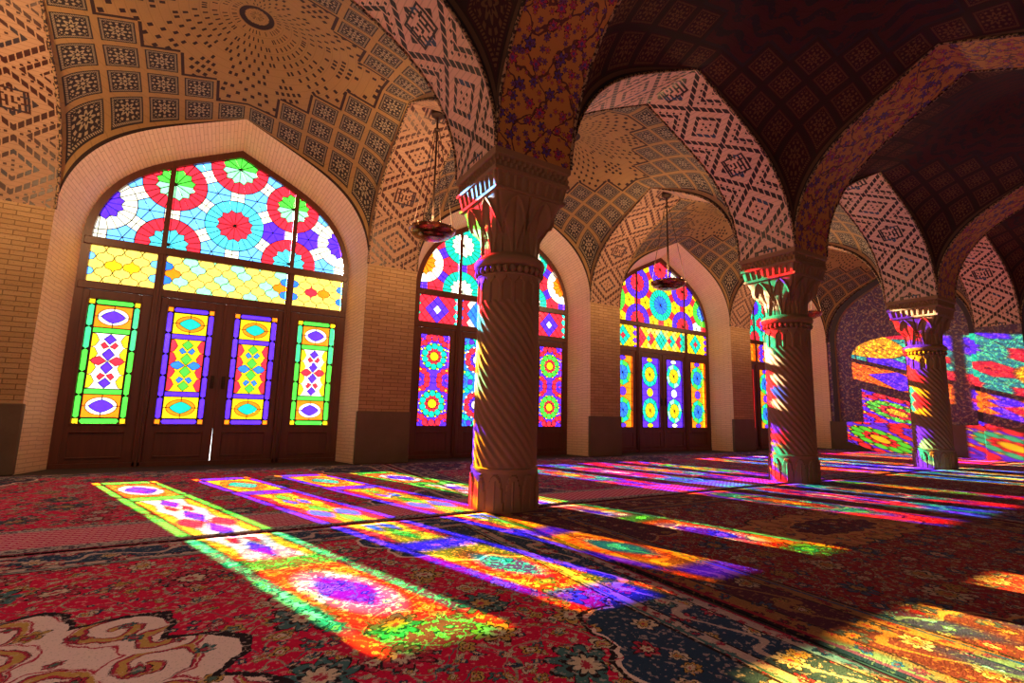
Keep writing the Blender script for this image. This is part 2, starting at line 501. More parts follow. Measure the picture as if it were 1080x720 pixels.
b = MB(); b.box(-9, XEND + .6, -11.2, -11.0, 0, 6); st(b.build('wall_back', m_brick))
b = MB(); b.box(-9.2, -9, -11.2, 1.0, 0, 6); st(b.build('wall_far', m_brick))
b = MB(); b.box(-9.2, XEND + .7, -11.2, 1.0, 6.0, 6.2); st(b.build('ceiling', m_plain))

# arches (soffits) and vaults
def arch_band(pts_front, pts_back, mat, name='arch'):
    """soffit strip between two edge polylines, 5 rings across, thin body behind it"""
    K = 6
    rings = [[tuple(Vector(a).lerp(Vector(b_), k / K)) for a, b_ in zip(pts_front, pts_back)] for k in range(K + 1)]
    o = st(loft_uv(rings, name, mat))
    t = MB()
    for P in (pts_front, pts_back): t.tube(P, 0.014, 6)
    e = t.build('edge_moulding', m_rope, o, smooth=True)
    return o
M_ = Mat('rope_edge', 0.6); x, y, z = M_.obj()
nz = M_.noise(M_.ov, 45, 1)
M_.col(M_.mix(nz > 0.5, (.03, .015, .015), (.36, .22, .12))); m_rope = M_.m
def axis_arch(kind, a0, a1, c0, c1, mat):
    """kind 'x': spans along x between a0..a1, band in y c0..c1; 'y': spans along y, band in x"""
    ca, ha = (a0 + a1) / 2, (a1 - a0) / 2
    f = []; g = []
    for s, h in PP:
        p, z = ca + s * ha, SPR + RISE * h
        if kind == 'x': f.append((p, c0, z)); g.append((p, c1, z))
        else: f.append((c0, p, z)); g.append((c1, p, z))
    return arch_band(f, g, mat)
def vault(x0, x1, y0, y1, mat, name='ceiling_vault', crown=0.60):
    cx, cy, hx, hy = (x0 + x1) / 2, (y0 + y1) / 2, (x1 - x0) / 2, (y1 - y0) / 2
    ss = sorted(s for s, h in PP)
    n = len(ss); v = []; uv = []
    def smooth_p(s): return pf(s, .16)
    for t in ss:
        for s in ss:
            ct = min(1, (1 - abs(t)) / .45); cs_ = min(1, (1 - abs(s)) / .45)
            A_ = pf(s) * (1 - ct) + (0.98 * smooth_p(s)) * ct
            B_ = pf(t) * (1 - cs_) + (0.98 * smooth_p(t)) * cs_
            if abs(t) == 1: A_, B_ = pf(s), 0
            if abs(s) == 1: B_, A_ = pf(t), 0
            z = SPR + RISE * (A_ + B_ - A_ * B_ + .36 * (A_ * B_) ** 4)
            v.append((cx + s * hx, cy + t * hy, z)); uv.append((s, t))
    f = [(j * n + i, (j + 1) * n + i, (j + 1) * n + i + 1, j * n + i + 1) for j in range(n - 1) for i in range(n - 1)]
    o = st(link(name, v, f, mat, None, None, uv, True))
    return o
for k in range(-1, 4):                                   # k: pier / column line
    x0 = k * BAY; x1 = x0 + PW
    if k < 3 or True:
        axis_arch('y', YF, 0.0, x0, x1, m_kufic2)         # pier to column
        axis_arch('y', Y2, YB, x0, x1, m_floral)          # column to next row
    # solid pier heads above the column between the four arches
for k in range(0, 4):
    x0 = k * BAY - BAY + PW; x1 = k * BAY
    axis_arch('x', x0, x1, YB, YF, m_kufic)
    vault(x0, x1, YF, 0.0, m_vault)
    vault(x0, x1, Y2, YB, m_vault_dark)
    axis_arch('x', x0, x1, Y2 - PW, Y2, m_floral)
# closing masonry above the bands of the last bay and behind the camera
b = MB(); b.box(-9, XEND + .5, Y2 - PW - .05, Y2 - PW, SPR + 1.6, 6.0); b.box(-9.1, -BAY, Y2 - PW, 0, SPR + 1.7, 6.0)
st(b.build('ceiling_backing', m_plain))

# end wall: blind arches with tiled panels, engaged piers
ew = MB()
ew.box(XEND + .06, XEND + .6, -11.2, 1.0, 0, 6.0)
st(ew.build('wall_right', m_floral_end))
ep = MB()
for y0, y1 in ((YB, YF), (Y2 - PW, Y2), (-.09, 0.0)):
    ep.box(11.985 if y0 < -1 else XEND, XEND + .2, y0, y1, 0.0, SPR)
st(ep.build('wall_right_pier', m_floral_end))
def blind_arch(y0, y1):
    cy, hy = (y0 + y1) / 2, (y1 - y0) / 2
    O_ = []; I_ = []; D_ = []
    for s, h in [(-1, -1)] + PP + [(1, -1)]:
        z = SPR + RISE * h if h >= 0 else 0.0
        zi = SPR - .02 + (RISE - .12) * h if h >= 0 else 0.0
        O_.append((12.0, cy + s * hy, z)); I_.append((XEND, cy + s * (hy - .10), zi)); D_.append((XEND + .06, cy + s * (hy - .11), zi - .02 if h >= 0 else 0))
    st(loft_uv([O_, I_], 'trim_1', m_darkline, smooth=False)); st(loft_uv([I_, D_], 'trim_2', m_plain, smooth=False))
m_darkline = flat('dark_purple_border', (.035, .018, .03), 0.6)
blind_arch(YF, -.09); blind_arch(Y2, YB)
b = MB(); b.box(XEND - .05, XEND + .2, YF, -.02, 0, .69, bev=.01); b.box(11.965, XEND + .2, YB - .01, YF + .01, 0, .66, bev=.01); b.box(XEND - .05, XEND + .2, Y2, YB, 0, .69, bev=.01)
st(b.build('baseboard_right', m_dado))

# ================================================================== STAINED GLASS GENERATOR
def clip_half(poly, a, b_, keep_left=True):
    """split a convex polygon by the line a->b; returns (left, right)"""
    L = []; R = []; n = len(poly)
    d = [(b_[0] - a[0]) * (p[1] - a[1]) - (b_[1] - a[1]) * (p[0] - a[0]) for p in poly]
    for i in range(n):
        p, q, dp, dq = poly[i], poly[(i + 1) % n], d[i], d[(i + 1) % n]
        if dp >= 0: L.append(p)
        if dp <= 0: R.append(p)
        if (dp > 0 and dq < 0) or (dp < 0 and dq > 0):
            t = dp / (dp - dq); m = (p[0] + (q[0] - p[0]) * t, p[1] + (q[1] - p[1]) * t)
            L.append(m); R.append(m)
    return L, R
def area(p): return 0.5 * sum(p[i][0] * p[(i + 1) % len(p)][1] - p[(i + 1) % len(p)][0] * p[i][1] for i in range(len(p)))
class Glz:
    def __init__(s, region, base):
        s.region = region if area(region) > 0 else region[::-1]
        s.P = [(s.region, base, s.bb(s.region))]
    @staticmethod
    def bb(p): xs = [q[0] for q in p]; zs = [q[1] for q in p]; return (min(xs), max(xs), min(zs), max(zs))
    def paint(s, poly, color):
        if abs(area(poly)) < 1e-7: return
        if area(poly) < 0: poly = poly[::-1]
        q = poly
        for i in range(len(s.region)):
            q, _ = clip_half(q, s.region[i], s.region[(i + 1) % len(s.region)])
            if len(q) < 3: return
        if area(q) < 1e-7: return
        bb = s.bb(q); out = []
        for p, c, pb in s.P:
            if c == color or pb[0] >= bb[1] or pb[1] <= bb[0] or pb[2] >= bb[3] or pb[3] <= bb[2]:
                if c != color or pb[0] >= bb[1] or pb[1] <= bb[0] or pb[2] >= bb[3] or pb[3] <= bb[2]:
                    out.append((p, c, pb)); continue
            rem = p
            for i in range(len(q)):
                rem, o_ = clip_half(rem, q[i], q[(i + 1) % len(q)])
                if len(o_) >= 3 and area(o_) > 1e-8: out.append((o_, c, s.bb(o_)))
                if len(rem) < 3: break
        out.append((q, color, bb)); s.P = out
    def line(s, a, b_, w=0.009):
        dx, dz = b_[0] - a[0], b_[1] - a[1]; l = math.hypot(dx, dz)
        if l < 1e-5: return
        nx, nz = -dz / l * w / 2, dx / l * w / 2
        s.paint([(a[0] + nx, a[1] + nz), (b_[0] + nx, b_[1] + nz), (b_[0] - nx, b_[1] - nz), (a[0] - nx, a[1] - nz)], 'lead')
    def shape(s, c, pts, color, w=0.009):
        """star-shaped piece with its lead outline"""
        for i in range(len(pts)): s.paint([c, pts[i], pts[(i + 1) % len(pts)]], color)
        if w:
            for i in range(len(pts)): s.line(pts[i], pts[(i + 1) % len(pts)], w)
    def build(s, name, parent, cx, y):
        v = []; f = []; mi = []; used = []
        for p, c, _ in s.P:
            th = 0.0045
            if c not in used: used.append(c)
            b_ = len(v); n = len(p)
            if c == 'lead':
                v += [(cx + x, y - th, z) for x, z in p] + [(cx + x, y + th, z) for x, z in p]
                f.append(tuple(b_ + i for i in range(n))); f.append(tuple(b_ + n + i for i in reversed(range(n)))); mi += [used.index(c)] * 2
                for i in range(n): f.append((b_ + i, b_ + n + i, b_ + n + (i + 1) % n, b_ + (i + 1) % n)); mi.append(used.index(c))
            else:
                v += [(cx + x, y, z) for x, z in p]
                f.append(tuple(b_ + i for i in range(n))); mi.append(used.index(c))
        return link(name, v, f, [GLASS[c] for c in used], parent, mi)
def ngon(c, r, n, a0=0.0, rx=None): return [(c[0] + (rx or r) * math.cos(a0 + 2 * PI * k / n), c[1] + r * math.sin(a0 + 2 * PI * k / n)) for k in range(n)]
def rosette(g, c, R, petal, ring, n=12, petal2=None, ring2=None):
    outer = ngon(c, R, 24)
    for k in range(24): g.paint([c, outer[k], outer[(k + 1) % 24]], ring2 if (ring2 and math.sin(2 * PI * (k + .5) / 24) < -.3) else ring)
    for k in range(24): g.line(outer[k], outer[(k + 1) % 24], .010)
    for k in range(24):
        a = 2 * PI * k / 24
        g.line((c[0] + R * .5 * math.cos(a), c[1] + R * .5 * math.sin(a)), (c[0] + R * math.cos(a), c[1] + R * math.sin(a)), .008)
    for k in range(n):
        a0, a1, am = 2 * PI * k / n, 2 * PI * (k + 1) / n, 2 * PI * (k + .5) / n
        P_ = [c, (c[0] + R * .52 * math.cos(a0), c[1] + R * .52 * math.sin(a0)), (c[0] + R * .63 * math.cos(am), c[1] + R * .63 * math.sin(am)), (c[0] + R * .52 * math.cos(a1), c[1] + R * .52 * math.sin(a1))]
        col_ = petal2 if (petal2 and math.sin(am) < 0.1) else petal
        g.paint(P_[:3], col_); g.paint([P_[0], P_[2], P_[3]], col_)
        for p, q in ((0, 1), (1, 2), (2, 3)): g.line(P_[p], P_[q], .008)
def fanlight(parent, cx, sch):
    reg = [(-HG + .055, 2.625)] + [(s * (HG - .055), SG + .03 + h * (RG - .085)) for k_, (s, h) in enumerate(PP) if h > 0.02 and (k_ % 2 == len(PP) // 2 % 2)] + [(HG - .055, 2.625)]
    g = Glz(reg[::-1], sch['bow'])
    C0 = (0, 3.075); d = 0.79; Rr = d * .43
    cents = {}
    for i in range(-3, 4):
        for j in range(-4, 5):
            x = i * d * math.sqrt(3) / 2; z = C0[1] + (j + (0.5 if i % 2 else 0)) * d
            if 2.2 < z < 4.4: cents[(i, j)] = (x, z)
    # stars at the triangle centres
    done = set()
    for c in cents.values():
        for a in (0, 60, 120, 180, 240, 300):
            p = (c[0] + d / math.sqrt(3) * math.cos(math.radians(a)), c[1] + d / math.sqrt(3) * math.sin(math.radians(a)))
            key = (round(p[0], 2), round(p[1], 2))
            if key in done or not 2.4 < p[1] < 4.3: continue
            done.add(key); sc = sch['star2'] if (p[0] > .3 and random.random() < .5) else sch['star']
            near = [q for q in cents.values() if math.hypot(q[0] - p[0], q[1] - p[1]) < d * .62]
            a0 = math.atan2(near[0][1] - p[1], near[0][0] - p[0]) if near else 0
            pts = ngon(p, d * .215, 6, a0 + PI / 6)
            g.shape(p, pts, sc, .009)
            for q in ngon(p, d * .2, 6, a0): g.line(p, q, .008)
    for c in cents.values():
        for a in (30, 90, 150):
            a = math.radians(a)
            q = (c[0] + d * math.cos(a), c[1] + d * math.sin(a))
            m = ((c[0] + q[0]) / 2, (c[1] + q[1]) / 2)
            g.line((m[0] - .055 * math.cos(a), m[1] - .055 * math.sin(a)), (m[0] + .055 * math.cos(a), m[1] + .055 * math.sin(a)), .007)
            g.line((m[0] + .15 * math.sin(a), m[1] - .15 * math.cos(a)), (m[0] - .15 * math.sin(a), m[1] + .15 * math.cos(a)), .007)
    for (i, j), c in cents.items():
        if i == 0: k = 'centre' if abs(c[1] - C0[1]) < .1 else 'top'
        elif abs(i) == 1: k = 'upper' if c[1] > C0[1] else 'lower'
        else: k = 'far'
        if k not in sch: k = 'centre'
        rosette(g, c, Rr, *sch[k])
    g.build('fanlight_glass', parent, cx, GY)
def rect(x0, x1, z0, z1): return [(x0, z0), (x1, z0), (x1, z1), (x0, z1)]
def quatre(g, c, a, b_, color, w=.008, wav=True):
    """diamond with wavy quatrefoil edges"""
    K = [(a, 0), (0, b_), (-a, 0), (0, -b_)]; pts = []
    for k in range(4):
        p, q = K[k], K[(k + 1) % 4]; sg = 1 if k % 2 == 0 else -1
        pts.append((c[0] + p[0], c[1] + p[1]))
        if wav:
            for t, o_ in ((.3, .10), (.5, 0), (.7, -.10)):
                nx, nz = (q[1] - p[1]), -(q[0] - p[0])
                pts.append((c[0] + p[0] + (q[0] - p[0]) * t + nx * o_ * sg, c[1] + p[1] + (q[1] - p[1]) * t + nz * o_ * sg))
    g.shape(c, pts, color, w)
def transom(parent, cx, x0, x1, mode, nx):
    z0, z1 = 2.098, 2.542; g = Glz(rect(x0, x1, z0, z1), 'cream')
    a = (x1 - x0) / nx / 2; b_ = (z1 - z0) / (5 if mode[0] == 'a' else 6)
    zc = (z0 + z1) / 2; i = 0
    rows = 3 if mode[0] == 'a' else 4
    for j in range(-rows, rows + 1):
        for i in range(-1, nx + 1):
            x = x0 + (2 * i + (1 if j % 2 == 0 else 0)) * a + (0 if j % 2 == 0 else 0); z = zc + j * b_
            if j % 2: x += 0
            u = (x - (x0 + x1) / 2) / a; v = j
            e = min(x - x0, x1 - x)
            if mode == 'a_side': c = 'yellow' if (v == 0 and abs(u) < 1.6) else ('sky' if e < a * .6 else 'cream')
            elif mode == 'a_side2': c = ('red' if u < 0 else 'orange') if (v == 0 and abs(u) < 1.6) else ('blue' if e < a * .6 else 'cream')
            elif mode == 'a_mid': c = 'sky' if (v == 0 and abs(u) < .6) else ('orange' if (v == 0 and (abs(abs(u) - 2) < .6 or e < a * 1.4)) else ('blue' if e < a * .6 else 'mint' if (i + j) % 3 == 0 else 'cream'))
            elif mode == 'b_side': c = 'white' if (v == 0 and abs(u) < .6) else ('purple' if abs(u) + abs(v) < 3.2 else ('teal' if e < a * .8 else 'red'))
            elif mode == 'b_mid': c = 'blue' if (abs(u) % 6) + abs(v) < 3.1 else ('red' if e < a * 2.4 else 'white')
            elif mode == 'c_mid':
                t = ab_(u, 5.0); c = ('red' if int(abs(u) / 2.5) % 2 else 'teal') if t + abs(v) < 2.9 else ('yellow' if (i + j) % 2 else 'cream')
            elif mode == 'c_side': c = 'red' if abs(u) + abs(v) < .8 else ('teal' if abs(u) + abs(v) < 3.2 else ('purple' if e < a * .6 else 'yellow'))
            elif mode == 'd_mid': c = 'red' if abs(u) % 4 + abs(v) < 2.6 else ('purple' if (i + j) % 2 else 'orange')
            else: c = 'purple' if abs(u) + abs(v) < 3 else 'orange'
            quatre(g, (x, z), a, b_, c, .0075, mode[0] == 'a')
    g.build('transom_glass', parent, cx, GY)
def ab_(u, n): return abs((u + n / 2) % n - n / 2)
def leaf_a(g, x0, x1, z0, z1, s):
    """bar-bordered panel: ovals above and below a quatrefoil centre"""
    bw = .058; g.paint(rect(x0, x1, z0, z1), 'lead')
    def bar(a0, a1, c0, c1, col_, ends=.018):
        if (a1 - a0) > (c1 - c0): P_ = [(a0, (c0 + c1) / 2), (a0 + ends, c0), (a1 - ends, c0), (a1, (c0 + c1) / 2), (a1 - ends, c1), (a0 + ends, c1)]
        else: P_ = [((a0 + a1) / 2, c0), (a1, c0 + ends), (a1, c1 - ends), ((a0 + a1) / 2, c1), (a0, c1 - ends), (a0, c0 + ends)]
        g.paint(P_, col_)
    for cx_ in (x0 + .003, x1 - bw + .006):
        for cz in (z0 + .003, z1 - bw + .006): g.paint(rect(cx_, cx_ + bw - .009, cz, cz + bw - .009), s['corner'])
    for c0 in (z0 + .003, z1 - bw + .006): bar(x0 + bw + .004, x1 - bw - .004, c0, c0 + bw - .009, s['bar'])
    H = (z1 - z0 - 2 * bw)
    for a0 in (x0 + .003, x1 - bw + .006):
        for k in range(5): bar(a0, a0 + bw - .009, z0 + bw + H * k / 5 + .003, z0 + bw + H * (k + 1) / 5 - .003, s['bar'] if k < 3 else s['bar2'])
    xi0, xi1 = x0 + bw + .012, x1 - bw - .012; xc = (xi0 + xi1) / 2; hw = (xi1 - xi0) / 2
    zi0, zi1 = z0 + bw + .012, z1 - bw - .012; oh = .25
    for c0, c1 in ((zi0, zi0 + oh), (zi1 - oh, zi1)):
        zc = (c0 + c1) / 2; hh = oh / 2
        g.paint(rect(xi0, xi1, c0, c1), s['bg'])
        el = ngon((xc, zc), hh * .80, 20, 0, hw * .86); g.shape((xc, zc), el, s['oval'], .008)
        lz = []
        for k in range(20):
            a = 2 * PI * k / 20; r_ = 1 - .16 * abs(math.sin(2 * a)); lz.append((xc + hw * .66 * r_ * math.cos(a), zc + hh * .58 * r_ * math.sin(a)))
        g.shape((xc, zc), lz, s['gem'], .008)
        g.line((xc, c0), (xc, zc - hh * .6)); g.line((xc, zc + hh * .6), (xc, c1)); g.line((xi0, zc), (xc - hw * .66, zc)); g.line((xc + hw * .66, zc), (xi1, zc))
    bb = .05
    for c0 in (zi0 + oh + .012, zi1 - oh - bb - .012): g.paint(rect(xi0, xi1, c0, c0 + bb), s['bar'])
    c0, c1 = zi0 + oh + bb + .024, zi1 - oh - bb - .024; zc = (c0 + c1) / 2; H2 = (c1 - c0)
    g.paint(rect(xi0, xi1, c0, c1), s['field'])
    for sx_ in (-1, 1):
        for k in range(4):
            zz = c0 + H2 * (k + .5) / 4; xe = xi0 if sx_ < 0 else xi1
            P_ = [(xe, zz - H2 / 8), (xe - sx_ * hw * .22, zz - H2 / 9), (xe - sx_ * hw * .42, zz), (xe - sx_ * hw * .22, zz + H2 / 9), (xe, zz + H2 / 8)]
            g.shape((xe - sx_ * .005, zz), P_, s['side'], .007)
        g.shape((xc + sx_ * hw * .5, zc), [(xc + sx_ * hw * .06, zc), (xc + sx_ * hw * .45, zc - H2 * .085), (xc + sx_ * hw * .78, zc - H2 * .05), (xc + sx_ * hw * .92, zc), (xc + sx_ * hw * .78, zc + H2 * .05), (xc + sx_ * hw * .45, zc + H2 * .085)], s['wing'], .008)
        for sz in (-1, 1):
            cz = zc + sz * H2 * .29
            g.shape((xc + sx_ * hw * .24, cz), [(xc + sx_ * .004, cz - sz * H2 * .03), (xc + sx_ * hw * .3, cz - sz * H2 * .07), (xc + sx_ * hw * .48, cz), (xc + sx_ * hw * .3, cz + sz * H2 * .06)], s['petal'], .007)
    for dz in (-.40, -.12, .12, .40):
        quatre(g, (xc, zc + dz * H2), hw * .34, H2 * .115 if abs(dz) < .2 else H2 * .095, s['dia'], .008, False)
def leaf_b(g, x0, x1, z0, z1, s):
    """chain of dotted rosettes"""
    g.paint(rect(x0, x1, z0, z1), s['c2'])
    xc = (x0 + x1) / 2; H = z1 - z0; R = (x1 - x0) * .40
    def dot(c, r, col_, n=8): g.paint(ngon(c, r * 1.14 + .003, n, PI / 8), 'lead'); g.paint(ngon(c, r, n, PI / 8), col_)
    n = 0
    for z in [z0 + H * t for t in (0.0, .5, 1.0)]:
        for sx_ in (-1, 1):
            for k in range(12):
                a = 2 * PI * k / 12; dot((xc + sx_ * (x1 - x0) * .5 + R * .8 * math.cos(a), z + R * .8 * math.sin(a)), R * .24, s['r2'])
            dot((xc + sx_ * (x1 - x0) * .5, z), R * .3, s['c2'])
    for k, t in enumerate((.24, .76)):
        c = (xc, z0 + H * t)
        g.paint(ngon(c, R * 1.12, 16), 'lead')
        for q in range(10):
            a = 2 * PI * (q + .5) / 10
            dot((c[0] + R * .84 * math.cos(a), c[1] + R * .84 * math.sin(a)), R * .262, s['r1'])
        for q in range(10):
            a = 2 * PI * q / 10
            dot((c[0] + R * .52 * math.cos(a), c[1] + R * .52 * math.sin(a)), R * .14, s['d1'], 6)
            dot((c[0] + R * 1.08 * math.cos(a), c[1] + R * 1.08 * math.sin(a)), R * .085, s['c1'], 6)
        dot(c, R * .36, s['c1'], 10)
    for q in range(9):
        for sx_ in (-1, 1): dot((xc + sx_ * (x1 - x0) * .455, z0 + H * (q + .5) / 9), .017, 'yellow' if q % 2 else s['d1'], 6)
    for z in (z0 + .05, z1 - .05, z0 + H * .5):
        dot((xc, z), .05, s['c2'] if z == z0 + H * .5 else s['r2'], 8)
        for sx_ in (-1, 1): dot((xc + sx_ * .11, z), .045, s['d1'], 8)
def leaf_c(g, x0, x1, z0, z1, s):
    """two large flowers ringed by leaf panes"""
    g.paint(rect(x0, x1, z0, z1), s['edge']); xc = (x0 + x1) / 2; H = z1 - z0; hw = (x1 - x0) / 2
    for k in range(11): g.line((x0, z0 + H * k / 11), (x1, z0 + H * k / 11), .008)
    for t in (.24, .76):
        c = (xc, z0 + H * t); R = hw * .95
        for k in range(8):
            a0 = 2 * PI * k / 8; a1 = 2 * PI * (k + 1) / 8
            g.shape((c[0] + R * .7 * math.cos((a0 + a1) / 2), c[1] + R * .85 * math.sin((a0 + a1) / 2)),
                    [(c[0] + R * .5 * math.cos(a0), c[1] + R * .6 * math.sin(a0)), (c[0] + R * math.cos(a0), c[1] + R * 1.15 * math.sin(a0)), (c[0] + R * math.cos(a1), c[1] + R * 1.15 * math.sin(a1)), (c[0] + R * .5 * math.cos(a1), c[1] + R * .6 * math.sin(a1))], s['leaf'] if k % 2 else s['leaf2'], .010)
        g.shape(c, ngon(c, R * .66, 16, 0, R * .60), s['flower'], .010)
        for k in range(10): 
            a = 2 * PI * k / 10; g.line(c, (c[0] + R * .58 * math.cos(a), c[1] + R * .64 * math.sin(a)), .007)
        g.paint(ngon(c, .022, 8), 'lead')
    c = (xc, z0 + H * .5); g.shape(c, ngon(c, hw * .38, 10), s['mid'], .010)
    for z in (z0 + .04, z1 - .04): g.shape((xc, z), ngon((xc, z), .045, 8, 0, .09), s['mid'], .010)
    g.line((x0, z0), (x0, z1), .012); g.line((x1, z0), (x1, z1), .012)

GREEN = dict(bar='green', bar2='jade', corner='yellow', bg='orange', oval='white', gem='purple', field='white', side='yellow', wing='red', petal='red', dia='purple')
VIOL = dict(bar='purple', bar2='purple', corner='orange', bg='yellow', oval='orange', gem='teal', field='yellow', side='red', wing='blue', petal='blue', dia='green')
B1 = dict(r1='teal', d1='red', c1='yellow', r2='red', c2='purple'); B2 = dict(r1='red', d1='purple', c1='white', r2='teal', c2='blue')
B3 = dict(r1='green', d1='red', c1='yellow', r2='red', c2='purple')
C1 = dict(edge='purple', leaf='teal', leaf2='teal', flower='yellow', mid='yellow'); C2 = dict(edge='purple', leaf='teal', leaf2='mint', flower='yellow', mid='white')
C3 = dict(edge='orange', leaf='green', leaf2='teal', flower='blue', mid='purple')
D1 = dict(edge='red', leaf='yellow', leaf2='teal', flower='orange', mid='purple')
SCH = [
    dict(bow='white', star='sky', star2='purple', centre=('red', 'cyan'), top=('green', 'red', 12, 'mint'), upper=('green', 'red', 12, 'mint', 'red'), lower=('cyan', 'red', 12, 'cyan', 'orange'), far=('purple', 'white'),
         leaves=[(leaf_a, GREEN), (leaf_a, VIOL), (leaf_a, VIOL), (leaf_a, GREEN)], tr=('a_side', 'a_mid', 'a_side2'), nx=(4, 8, 4)),
    dict(bow='purple', star='red', star2='red', centre=('purple', 'white'), top=('purple', 'teal'), upper=('white', 'teal'), lower=('white', 'teal'), far=('orange', 'white'),
         leaves=[(leaf_b, B1), (leaf_b, B2), (leaf_b, B1), (leaf_b, B3)], tr=('b_side', 'b_mid', 'b_side'), nx=(5, 12, 5)),
    dict(bow='red', star='yellow', star2='white', centre=('blue', 'teal'), top=('red', 'purple'), upper=('red', 'purple'), lower=('red', 'purple'), far=('blue', 'green'),
         leaves=[(leaf_c, C3), (leaf_c, C1), (leaf_c, C2), (leaf_c, C3)], tr=('c_side', 'c_mid', 'c_side'), nx=(5, 11, 5)),
    dict(bow='teal', star='red', star2='purple', centre=('purple', 'yellow'), top=('orange', 'teal'), upper=('purple', 'teal'), lower=('red', 'teal'), far=('yellow', 'yellow'),
         leaves=[(leaf_c, D1), (leaf_c, C3), (leaf_b, B1), (leaf_b, B3)], tr=('d_side', 'd_mid', 'd_side'), nx=(5, 10, 5)),
]
GX1 = (.8755, 1.3515); GX2 = (.1163, .6028); GZ = (.489, 1.9065)
for k in range(4):
    cx = XC0 + BAY * k; sch = SCH[k]
    root = bpy.data.objects.new('window_%d' % (k + 1), None); COL.objects.link(root); root.location = (cx, GY, 0); root['kind'] = 'structure'; root['_loc'] = (cx, GY, 0)
    # fixed frame
    f = MB(); y0, y1 = GY - .034, GY + .02
    O_ = outline(cx, HG + .03, SG, RG + .03, 0); I_ = outline(cx, HG - .065, SG + .03, RG - .10, 0)
    f.loft([[(x, y0, z) for x, _, z in O_], [(x, y0, z) for x, _, z in I_], [(x, y1, z) for x, _, z in I_], [(x, y1, z) for x, _, z in O_]])
    f.box(cx - HG, cx + HG, y0 - .012, GY + .012, 2.535, 2.632, bev=.008)
    f.box(cx - HG, cx + HG, y0 - .008, GY + .012, 2.012, 2.106, bev=.008)
    for s in (-1, 1):
        f.box(cx + s * .725 - .045, cx + s * .725 + .045, y0 - .02, GY + .012, 0.0, 2.54, bev=.008)
        f.box(cx + s * .725 - .028, cx + s * .725 + .028, GY - .024, GY + .008, 2.6, SG + .03 + pf(.725 / HG) * (RG - .08), bev=.004)
        f.box(cx + s * .725 - .013, cx + s * .725 + .013, y0 - .034, y0 - .01, 0.0, 2.54, bev=.005)
        
    f.box(cx - HG, cx + HG, y0 - .02, y1, 0, .05)
    f.build('window_frame', m_wood, root)
    fanlight(root, cx, sch)
    transom(root, cx, -1.4388, -.755, sch['tr'][0], sch['nx'][0]); transom(root, cx, -.69, .69, sch['tr'][1], sch['nx'][1]); transom(root, cx, .755, 1.42, sch['tr'][2], sch['nx'][2])
    for li, (a, b_) in enumerate(((-1.455, -.77), (-.68, -.0002), (.0002, .68), (.77, 1.455))):
        g0, g1 = (GX1 if li in (0, 3) else GX2); 
        if li < 2: g0, g1 = -g1, -g0
        lf = MB(); ya, yb = GY - .028, GY + .012
        gz0, gz1 = GZ
        slit = .0045 if li in (1, 2) else 0
        aa, bb2 = (a, b_)
        lf.box(cx + a, cx + g0, ya, yb, 0.45, 2.01, bev=.004); lf.box(cx + g1, cx + b_, ya, yb, 0.45, 2.01, bev=.004)
        lf.box(cx + g0, cx + g1, ya, yb, gz1, 2.01, bev=.004)
        # foot of the leaf: stiles and sunk panel
        a2, b2 = (a, b_ - slit) if li == 1 else ((a + slit, b_) if li == 2 else (a, b_))
        lf.prism([(cx + a2, .035), (cx + b2, .035), (cx + b_, .45), (cx + b_, gz0), (cx + a, gz0), (cx + a, .45)], ya + .012, yb)
        for q0, q1, z0_, z1_ in ((a2, a2 + .10, .035, .46), (b2 - .10, b2, .035, .46), (a2 + .09, b2 - .09, .035, .11), (a2 + .09, b2 - .09, .40, .489)):
            lf.box(cx + q0, cx + q1, ya, yb, z0_, z1_, bev=.004)
        # moulding around glass and panel
        for q0, q1, z0_, z1_ in ((g0 - .018, g1 + .018, gz0 - .018, gz0), (g0 - .018, g1 + .018, gz1, gz1 + .018), (g0 - .018, g0, gz0, gz1), (g1, g1 + .018, gz0, gz1),
                                 (a2 + .10, b2 - .10, .10, .118), (a2 + .10, b2 - .10, .385, .403)):
            lf.box(cx + q0, cx + q1, ya - .010, ya + .01, z0_, z1_, bev=.004)
        if li == 1: lf.box(cx - .014, cx + .012, ya - .012, ya + .002, .44, 2.0, bev=.003)
        door = lf.build('door_leaf', m_wood, root)
        g = Glz(rect(g0, g1, gz0, gz1), 'white'); fn, sc_ = sch['leaves'][li]
        fn(g, g0, g1, gz0, gz1, sc_)
        go = g.build('leaf_glass', door, cx, GY); go.location = (0, 0, 0)
        if li in (1, 2):
            hx = b_ - .06 if li == 1 else a + .06
            h = MB(); h.tube([(cx + hx, ya - .012, 1.02), (cx + hx, ya - .03, 1.02)], .018, 10); h.tube([(cx + hx, ya - .035, .94), (cx + hx, ya - .045, 1.0), (cx + hx, ya - .035, 1.06)], .007, 6)
            h.box(cx + hx - .02, cx + hx + .02, ya - .012, ya + .005, .93, 1.09, bev=.004)
            ho = h.build('door_handle', m_iron, door); ho.location = (0, 0, 0)

